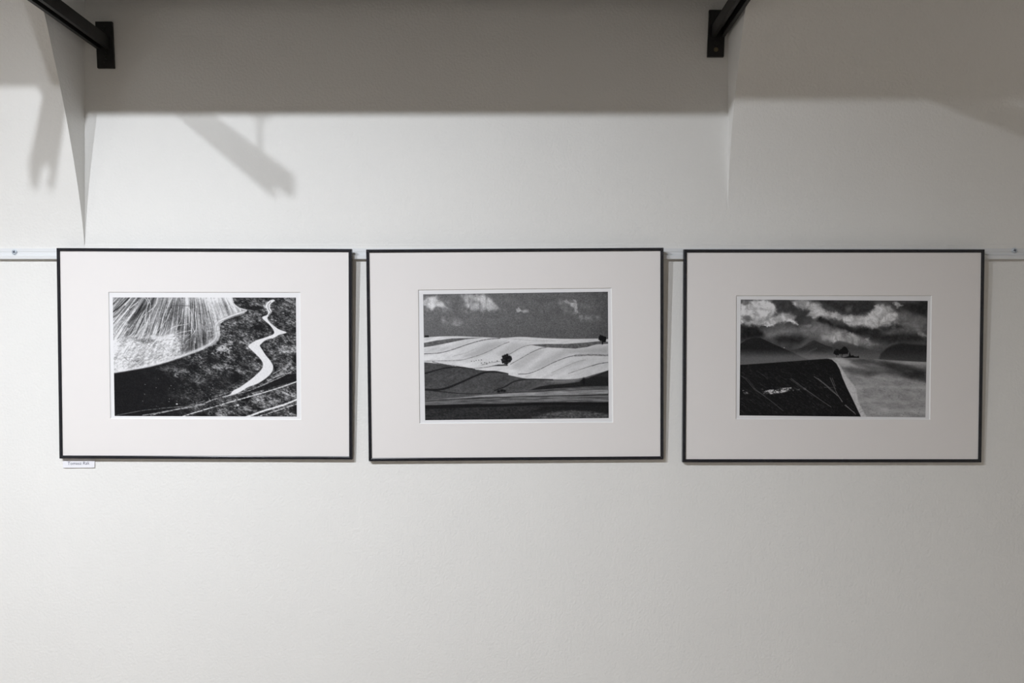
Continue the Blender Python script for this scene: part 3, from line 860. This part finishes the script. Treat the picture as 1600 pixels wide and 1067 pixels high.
    C.fill(0.36 + (st - 0.5) * 0.35, C.below([(655, 627.5)] + bg([(90, 886), (500, 862), (900, 848), (1300, 838), (1490, 834)]), 0.8))
    for p, w, v in (([(90, 880), (350, 863), (600, 853), (850, 845), (1150, 838), (1490, 832)], 1.1, 0.08), ([(640, 822), (900, 806), (1200, 797), (1490, 790)], 0.7, 0.12)):
        C.fill(v, C.stroke(bg(p), w, 0.5) * 0.9)
    C.fill(0.55, C.stroke(bg([(1000, 876), (1250, 868), (1480, 876)]), 1.6, 1.2) * 0.5)
    C.fill(0.085, C.below([(655, 632.0)] + bg([(90, 912), (400, 903), (700, 900), (1000, 888), (1490, 888)]), 0.9))
    C.fill(0.165 + (st - 0.5) * 0.08 + (fine - 0.5) * 0.12, C.below([(655, 638.5)] + bg([(90, 940), (500, 928), (800, 918), (1100, 912), (1490, 920)]), 1.4))
    C.fill(0.10, C.poly(bg([(900, 960), (1000, 915), (1490, 905), (1490, 975), (1300, 955), (1150, 950)]), 3.0) * 0.8)
    C.fill(0.33 + (fine - 0.5) * 0.3 + (st - 0.5) * 0.3, C.poly(bg([(840, 1030), (960, 990), (1060, 965), (1200, 950), (1350, 960), (1490, 985), (1490, 1030)]), 2.5) * 0.75)
    # trees
    tj = ((fbm(X, Y, 2.4, 131, 3) - 0.5) * 5.0, (fbm(X, Y, 2.4, 141, 3) - 0.5) * 5.0)
    C.fill(0.10 + (fine - 0.5) * 0.26, C.poly(bg([(672, 568), (676, 536), (695, 524), (722, 523), (742, 535), (748, 562), (738, 588), (722, 602), (704, 604), (684, 592)]), 0.7, 0, tj))
    C.fill(0.06, C.stroke(bg([(712, 590), (713, 610)]), 1.3, 0.4))
    C.fill(0.14, C.poly(bg([(600, 612), (650, 602), (720, 606), (720, 612), (640, 614)]), 0.6) * 0.85)
    C.fill(0.06, C.poly(bg([(1408, 405), (1415, 388), (1440, 384), (1465, 395), (1466, 420), (1448, 432), (1420, 425), (1406, 418)]), 0.6, 4, tj))
    C.fill(0.05, C.stroke(bg([(1438, 420), (1437, 446)]), 2.2, 0.5))
    C.fill(0.06, C.poly(bg([(88, 396), (92, 384), (118, 382), (124, 392), (120, 396)]), 0.5))
    for x, y, r in ((650, 806, 1.6), (675, 800, 1.7), (695, 803, 1.5)):
        bx, by = bg([(x, y)])[0]
        C.fill(0.10, C.blob(bx, by, r * 1.5, r * 1.3))
    grain(C, 9, 0.012)
    return np.clip(C.a, 0.07, 0.86)


def paint_storm(quad):
    C = Canvas(quad)
    X, Y = C.X, C.Y
    q1, q2, q3, q4 = quadrant(1150, 460), quadrant(1300, 460), quadrant(1150, 555), quadrant(1300, 555)
    bg = quadrant(1140, 455, 5.0)
    n = fbm(X, Y, 14, 151, 5, 0.58); m2 = fbm(X, Y, 14, 161, 5, 0.58); f = fbm(X, Y, 5, 171, 4, 0.6)
    bl = billow(X, Y, 17, 331, 5, 0.66)
    C.a[:] = 0.25 + (n - 0.5) * 0.16
    J = ((n - 0.5) * 10, (m2 - 0.5) * 10)
    j2 = ((fbm(X, Y, 8, 181, 5, 0.65) - 0.5) * 13, (fbm(X, Y, 8, 191, 5, 0.65) - 0.5) * 10)
    items = [
        # dark masses
        (bg([(330, 70), (480, 75), (600, 130), (640, 190), (560, 220), (440, 190), (370, 140)]), 0.20, 4, 0.9, J),
        (bg([(680, 75), (900, 72), (1130, 80), (1140, 140), (1050, 175), (980, 190), (860, 150), (760, 110)]), 0.16, 5, 0.9, J),
        (bg([(1340, 100), (1420, 80), (1545, 80), (1545, 195), (1440, 160), (1340, 130)]), 0.13, 4, 0.95, J),
        (bg([(80, 265), (250, 275), (330, 310), (200, 370), (85, 370)]), 0.09, 5, 0.95, J),
        (bg([(340, 340), (440, 335), (600, 370), (560, 400), (380, 395)]), 0.09, 6, 0.85, J),
        (bg([(700, 205), (740, 215), (880, 270), (1000, 290), (1320, 255), (1400, 260), (1300, 300), (1000, 330), (860, 290), (700, 240)]), 0.11, 4, 0.9, J),
        (bg([(980, 310), (1160, 310), (1500, 350), (1540, 400), (1250, 400), (1040, 350)]), 0.12, 6, 0.85, J),
        # mid-grey veils
        (bg([(240, 285), (360, 300), (560, 265), (700, 260), (820, 290), (940, 350), (900, 400), (740, 400), (560, 330), (400, 350), (290, 350)]), 0.42, 7, 0.85, J),
        (bg([(720, 300), (860, 310), (980, 345), (1080, 390), (1000, 410), (830, 390), (740, 370)]), 0.56, 6, 0.75, J),
        (bg([(1260, 165), (1400, 170), (1540, 215), (1540, 235), (1440, 235), (1300, 215)]), 0.40, 4, 0.75, J),
        (bg([(1150, 290), (1400, 280), (1540, 250), (1540, 330), (1400, 320), (1200, 330)]), 0.36, 6, 0.8, J),
        # bright clouds
        (bg([(88, 100), (180, 75), (320, 75), (350, 120), (370, 165), (330, 190), (240, 210), (88, 215)]), 0.70, 3.0, 0.95, j2),
        (bg([(88, 190), (200, 185), (330, 200), (420, 175), (470, 190), (530, 245), (460, 240), (400, 235), (330, 268), (280, 255), (90, 262)]), 0.64, 3.0, 0.9, j2),
        (bg([(430, 225), (470, 215), (540, 252), (480, 250)]), 0.74, 1.2, 0.9, j2), (bg([(250, 265), (340, 252), (345, 260), (300, 272)]), 0.74, 1.2, 0.9, j2),
        (bg([(500, 85), (560, 70), (680, 110), (740, 160), (900, 190), (1000, 205), (1080, 190), (1140, 140), (1170, 110), (1240, 140), (1310, 180), (1280, 240), (1120, 280), (1060, 265), (940, 270), (820, 210), (760, 215), (700, 190), (620, 190), (650, 150), (560, 130)]), 0.62, 4.0, 0.95, j2),
        (bg([(760, 175), (900, 195), (1060, 215), (1070, 260), (960, 262), (880, 240), (800, 200)]), 0.72, 4.0, 0.8, j2),
        (bg([(1140, 115), (1190, 105), (1240, 140), (1260, 200), (1240, 230), (1180, 220), (1160, 160)]), 0.66, 3.0, 0.85, j2),
        (bg([(1270, 80), (1320, 85), (1350, 115), (1310, 125)]), 0.56, 2.0, 0.8, j2), (bg([(910, 335), (960, 332), (985, 350), (950, 358)]), 0.74, 2.0, 0.9, j2),
        (bg([(1450, 300), (1500, 290), (1520, 330), (1540, 340), (1540, 355), (1470, 340)]), 0.52, 2.5, 0.8, j2), (bg([(1300, 250), (1420, 235), (1540, 250), (1450, 275)]), 0.48, 4, 0.7, j2),
        (bg([(590, 262), (640, 258), (640, 275), (590, 275)]), 0.56, 2.0, 0.7, j2), (bg([(1040, 370), (1090, 368), (1080, 385)]), 0.6, 2, 0.8, j2),
        (bg([(480, 75), (600, 72), (700, 100), (760, 160), (900, 180), (860, 215), (740, 200), (600, 200), (640, 160), (540, 120)]), 0.58, 4.0, 0.8, j2),
        (bg([(88, 70), (330, 68), (375, 150), (330, 200), (88, 205)]), 0.68, 4.0, 0.55, j2),
        (bg([(1000, 200), (1120, 170), (1180, 100), (1260, 120), (1340, 190), (1320, 250), (1180, 285), (1040, 280)]), 0.58, 5.0, 0.75, j2),
        (bg([(1300, 190), (1420, 220), (1545, 230), (1545, 300), (1440, 290), (1330, 260)]), 0.42, 5.0, 0.75, J),
        (bg([(740, 330), (860, 310), (1000, 350), (1090, 395), (1160, 420), (960, 425), (820, 400)]), 0.56, 5.0, 0.75, j2),
        (bg([(560, 270), (720, 250), (820, 290), (900, 330), (780, 370), (640, 320)]), 0.47, 6.0, 0.7, J),
        (bg([(380, 165), (470, 160), (520, 200), (460, 225), (380, 215)]), 0.55, 4.0, 0.7, j2),
        (bg([(900, 120), (960, 110), (950, 160), (910, 165)]), 0.36, 5.0, 0.6, J),
        # dark breaks inside the bright clouds
        (bg([(95, 195), (150, 190), (180, 230), (140, 240), (100, 225)]), 0.30, 2.5, 0.7, j2), (bg([(90, 80), (160, 75), (170, 95), (100, 110)]), 0.32, 2.5, 0.7, j2),
        (bg([(690, 215), (720, 205), (735, 240), (700, 245)]), 0.10, 2.0, 0.85, j2), (bg([(780, 220), (880, 215), (890, 255), (820, 262)]), 0.24, 2.5, 0.7, j2), (bg([(360, 130), (400, 120), (380, 160)]), 0.3, 2.5, 0.6, j2),
        (bg([(400, 190), (470, 160), (500, 195), (440, 200)]), 0.42, 3.0, 0.5, j2),
    ]
    for pts, v, soft, k, jit in items:
        C.fill(v + ((bl - 0.40) * 0.62 + 0.03 if v > 0.5 else (bl - 0.42) * 0.30 if v > 0.3 else (f - 0.5) * 0.10), C.poly(pts, soft, 0, jit) * k)
    # mountains
    fine = fbm(X, Y, 1.7, 201, 2, 0.7, 1.6)
    haze = smooth(440, 530, (Y - 455) * 5)
    def mount(pts, v, hz, k=1.0, soft=0.8):
        C.fill(v + hz * haze + (fine - 0.5) * 0.03, C.poly(bg(pts), soft) * k)
    mount([(480, 462), (560, 440), (620, 400), (650, 386), (665, 384), (700, 400), (760, 425), (830, 440), (900, 480), (1000, 530), (480, 560)], 0.16, 0.24, 0.92)
    mount([(800, 420), (830, 392), (860, 386), (920, 400), (1000, 425), (1100, 455), (1200, 470), (1300, 490), (1560, 500), (1560, 580), (800, 580)], 0.22, 0.12, 0.75, 1.8)
    mount([(1180, 490), (1220, 450), (1270, 420), (1340, 405), (1440, 415), (1600, 425), (1600, 580), (1150, 580)], 0.11, 0.07, 0.9, 2.2)
    mount([(540, 530), (620, 490), (690, 450), (760, 470), (860, 530), (860, 560), (500, 560)], 0.12, 0.28, 0.6, 2.0)
    mount([(60, 420), (85, 410), (130, 380), (190, 360), (240, 363), (330, 405), (420, 445), (500, 480), (570, 515), (680, 560), (60, 620)], 0.10, 0.20, 1.0)
    C.fill(0.34, C.stroke(bg([(570, 505), (630, 465), (680, 445)]), 1.4, 1.0) * 0.45)
    C.fill(0.30, C.stroke(bg([(490, 470), (580, 430), (640, 400)]), 1.2, 1.0) * 0.35)
    C.fill(0.7, C.blob(*bg([(427, 440)])[0], 0.8, 0.5))
    C.fill(0.36, C.below(bg([(80, 545), (400, 510), (800, 500), (1540, 560)]), 7) * 0.35)
    # fields
    right_hill = bg([(760, 523), (790, 519), (900, 520), (1040, 522), (1150, 530), (1300, 540), (1440, 548), (1550, 552)])
    rh = C.below(right_hill, 0.6) * smooth(1291, 1294, X)
    ws = fbm(X, Y, 5, 211, 4, 0.6, 3.0, 0.1)
    val = 0.48 + (ws - 0.5) * 0.16 + (fine - 0.5) * 0.06
    C.fill(val, rh)
    for pts, v, soft, k in ((bg([(790, 520), (900, 530), (960, 560), (1000, 590), (900, 590), (850, 560)]), 0.62, 3.0, 0.7), (bg([(900, 525), (1100, 525), (1260, 545), (1400, 580), (1540, 600), (1540, 712), (1440, 690), (1250, 650), (1200, 610), (1060, 590), (950, 560), (950, 540)]), 0.24, 5.0, 0.85),
                            (bg([(890, 595), (1000, 600), (1200, 610), (1280, 640), (1120, 660), (960, 650), (910, 620)]), 0.25, 5.0, 0.8), (bg([(1180, 550), (1340, 570), (1540, 620), (1540, 705), (1420, 680), (1280, 610)]), 0.15, 5.0, 0.8),
                            (bg([(1040, 565), (1130, 570), (1200, 590), (1100, 590)]), 0.46, 2.5, 0.6), (bg([(1230, 540), (1440, 552), (1540, 560), (1540, 568), (1400, 570)]), 0.50, 1.8, 0.8),
                            (bg([(960, 735), (1540, 745), (1540, 760), (960, 755)]), 0.60, 3.0, 0.6), (bg([(1160, 905), (1540, 930), (1540, 960), (1200, 940)]), 0.60, 4.0, 0.5), (bg([(1050, 845), (1540, 850), (1540, 865), (1050, 865)]), 0.57, 3, 0.4)):
        C.fill(v + (ws - 0.5) * 0.14, C.poly(pts, soft, 0, (J[0] * 0.4, J[1] * 0.4)) * k * rh)
    C.fill(0.66 + (fine - 0.5) * 0.1, C.poly(bg([(800, 528), (850, 560), (880, 610), (910, 660), (960, 720), (990, 770), (1005, 860), (1070, 985), (1025, 985), (950, 850), (900, 740), (870, 640), (830, 560)]), 1.6) * 0.75)
    rng = np.random.default_rng(12)
    for k in range(90):
        x, y = bg([(rng.uniform(980, 1540), rng.uniform(690, 980))])[0]
        C.fill(0.2, C.blob(x, y, rng.uniform(0.5, 1.0), 0.4, 0.1) * rng.uniform(0.2, 0.7))
    dk = C.poly(bg([(60, 575), (90, 574), (300, 560), (500, 545), (700, 530), (770, 526), (800, 535), (835, 565), (860, 610), (880, 670), (915, 750), (960, 840), (1028, 985), (60, 985)]), 0.6)
    streak = fbm(X, Y, 1.1, 221, 2, 0.6, 9.0, math.radians(37))
    C.fill(0.065 + 0.03 * smooth(0.5, 0.8, streak) + 0.05 * smooth(0.6, 0.9, fine), dk)
    for k in range(330):
        x, y = bg([(rng.uniform(80, 820), rng.uniform(620, 975))])[0]
        l = rng.uniform(1, 5)
        a = math.radians(rng.uniform(30, 42))
        C.fill(rng.uniform(0.13, 0.28), C.stroke([(x, y), (x + l * math.cos(a), y + l * math.sin(a))], 0.5, 0.5, 0) * dk * 0.6)
    for p, v in (([(90, 660), (130, 690), (190, 760), (260, 810), (340, 870), (420, 935)], 0.3), ([(100, 665), (145, 690), (205, 765), (280, 820)], 0.26), ([(480, 680), (560, 740), (650, 805), (720, 855), (795, 905)], 0.36), ([(470, 685), (550, 742), (640, 800), (700, 840)], 0.28),
                 ([(660, 665), (740, 725), (800, 780), (850, 820), (880, 865)], 0.45), ([(690, 680), (760, 735), (820, 790), (840, 815)], 0.40), ([(785, 675), (810, 730), (840, 800), (880, 860)], 0.40), ([(800, 675), (825, 740)], 0.34), ([(900, 890), (940, 920), (985, 960)], 0.50), ([(905, 885), (950, 930), (975, 945)], 0.40),
                 ([(210, 620), (300, 680)], 0.22), ([(740, 750), (810, 752), (830, 760)], 0.28)):
        C.fill(v, C.stroke(bg(p), 0.65, 0.45) * dk * 0.85)
    for pts, amt in ((bg([(250, 785), (330, 765), (380, 770), (480, 752), (500, 768), (440, 785), (330, 802), (270, 798)]), 1.0), (bg([(380, 765), (420, 750), (480, 755), (420, 775)]), 0.8), (bg([(110, 790), (140, 785), (150, 798), (120, 800)]), 0.7), (bg([(95, 768), (115, 770), (108, 778)]), 0.8), (bg([(250, 765), (265, 765), (262, 775)]), 0.6), (bg([(480, 768), (505, 766), (500, 776)]), 0.9), (bg([(510, 762), (600, 755), (600, 768), (530, 770)]), 0.4)):
        C.fill(0.66, C.poly(pts, 1.2, 0, ((fine - 0.5) * 3, (f - 0.5) * 3)) * amt * (0.1 + 0.9 * smooth(0.38, 0.62, 0.6 * fine + 0.4 * fbm(X, Y, 1.1, 251, 2, 0.8, 2.0))))
    # trees and chapel on the crest
    tj = ((fbm(X, Y, 2.0, 231, 3) - 0.5) * 5.5, (fbm(X, Y, 2.0, 241, 3) - 0.5) * 5.5)
    for pts in ([(808, 480), (820, 462), (845, 455), (862, 475), (860, 492), (830, 496), (812, 492)], [(856, 470), (870, 445), (900, 435), (922, 455), (925, 480), (905, 488), (885, 492), (862, 488)]):
        C.fill(0.05, C.poly(bg(pts), 0.6, 4, tj) * 0.95)
    for p, w in (([(836, 485), (837, 512)], 0.7), ([(880, 480), (880, 516)], 0.8), ([(868, 485), (872, 514)], 0.5)):
        C.fill(0.06, C.stroke(bg(p), w, 0.4))
    C.fill(0.045, C.poly(bg([(875, 519), (915, 510), (930, 506), (934, 488), (938, 470), (943, 488), (948, 502), (965, 499), (975, 508), (995, 510), (1008, 503), (1013, 519)]), 0.5))
    grain(C, 10, 0.010)
    return np.clip(C.a, 0.06, 0.78)

WIN1 = [(169.1, 456.0), (469.4, 456.2), (470.6, 655.8), (172.0, 654.2)]
IMG1 = [(176.1, 464.7), (462.4, 464.9), (463.8, 650.9), (179.1, 649.9)]
WIN2 = [(653.2, 452.6), (955.9, 449.5), (958.0, 660.0), (655.3, 661.9)]
IMG2 = [(661.1, 459.8), (949.8, 455.7), (951.2, 653.2), (664.2, 656.5)]
WIN3 = [(1150.0, 461.4), (1456.0, 461.4), (1453.4, 655.7), (1149.6, 655.0)]
IMG3 = [(1157.4, 468.0), (1449.6, 470.0), (1446.0, 652.0), (1155.4, 649.0)]

specs = [
    (325.03, 553.2, 454.8, 326.1, 0.0034, 1.6, WIN1, IMG1, paint_road,
     'black-framed photograph of a pale road winding down dark hills, on the left', 0.82),
    (805.35, 554.4, 458.1, 327.8, -0.0063, 1.8, WIN2, IMG2, paint_tree,
     'black-framed photograph of a lone tree among pale rolling fields, in the middle', 0.72),
    (1297.0, 556.4, 464.0, 329.9, 0.0, 1.4, WIN3, IMG3, paint_storm,
     'black-framed photograph of storm clouds over a dark ploughed hill, on the right', 0.46),
]
for (cx, cy, w, h, roll, tilt, win, img, painter, label, white) in specs:
    F = Frame(cx, cy, w, h, roll, tilt, label)
    make_frame(F, win, img, ink_colours(painter(img), white))

# ------------------------------------------------------------------ name card under the left picture
card = empty('name_card', P(123.7, 730.4, 0.6))
tag(card, 'small white printed name card tucked under the bottom left corner of a frame', 'card')
bm = bmesh.new()
c = [(98.8, 711.5), (148.6, 711.5), (148.6, 730.2), (99.6, 730.6)]
f = [bm.verts.new(P(x, y, 1.9 if y > 720 else 0.55) - card.location) for x, y in c]
b = [bm.verts.new(P(x, y, 1.5 if y > 720 else 0.15) - card.location) for x, y in c]
quad_ring(bm, f, b)
bm.faces.new(f); bm.faces.new(list(reversed(b)))
link_mesh('card_paper', bm, M_CARD, card)
cu = bpy.data.curves.new('lettering', 'FONT')
cu.body = 'Tomasz Rak'
cu.size = 0.01
tmp = bpy.data.objects.new('lettering_source', cu)
COL.objects.link(tmp)
dg = bpy.context.evaluated_depsgraph_get()
me = bpy.data.meshes.new_from_object(tmp.evaluated_get(dg))
bpy.data.objects.remove(tmp)
xs = [v.co.x for v in me.vertices]
k = 34.2 * S / (max(xs) - min(xs))
x00 = min(xs)
for v in me.vertices:
    lx = (v.co.x - x00) * k / S
    ly = v.co.y * k / S
    py = 725.9 - ly - 0.012 * lx
    dd = 0.55 + (1.9 - 0.55) * (py - 711.5) / (730.4 - 711.5)
    v.co = P(106.6 + lx, py, dd + 0.06) - card.location
me.materials.clear()
me.materials.append(M_INK)
tx = bpy.data.objects.new('lettering', me)
COL.objects.link(tx)
tx.parent = card
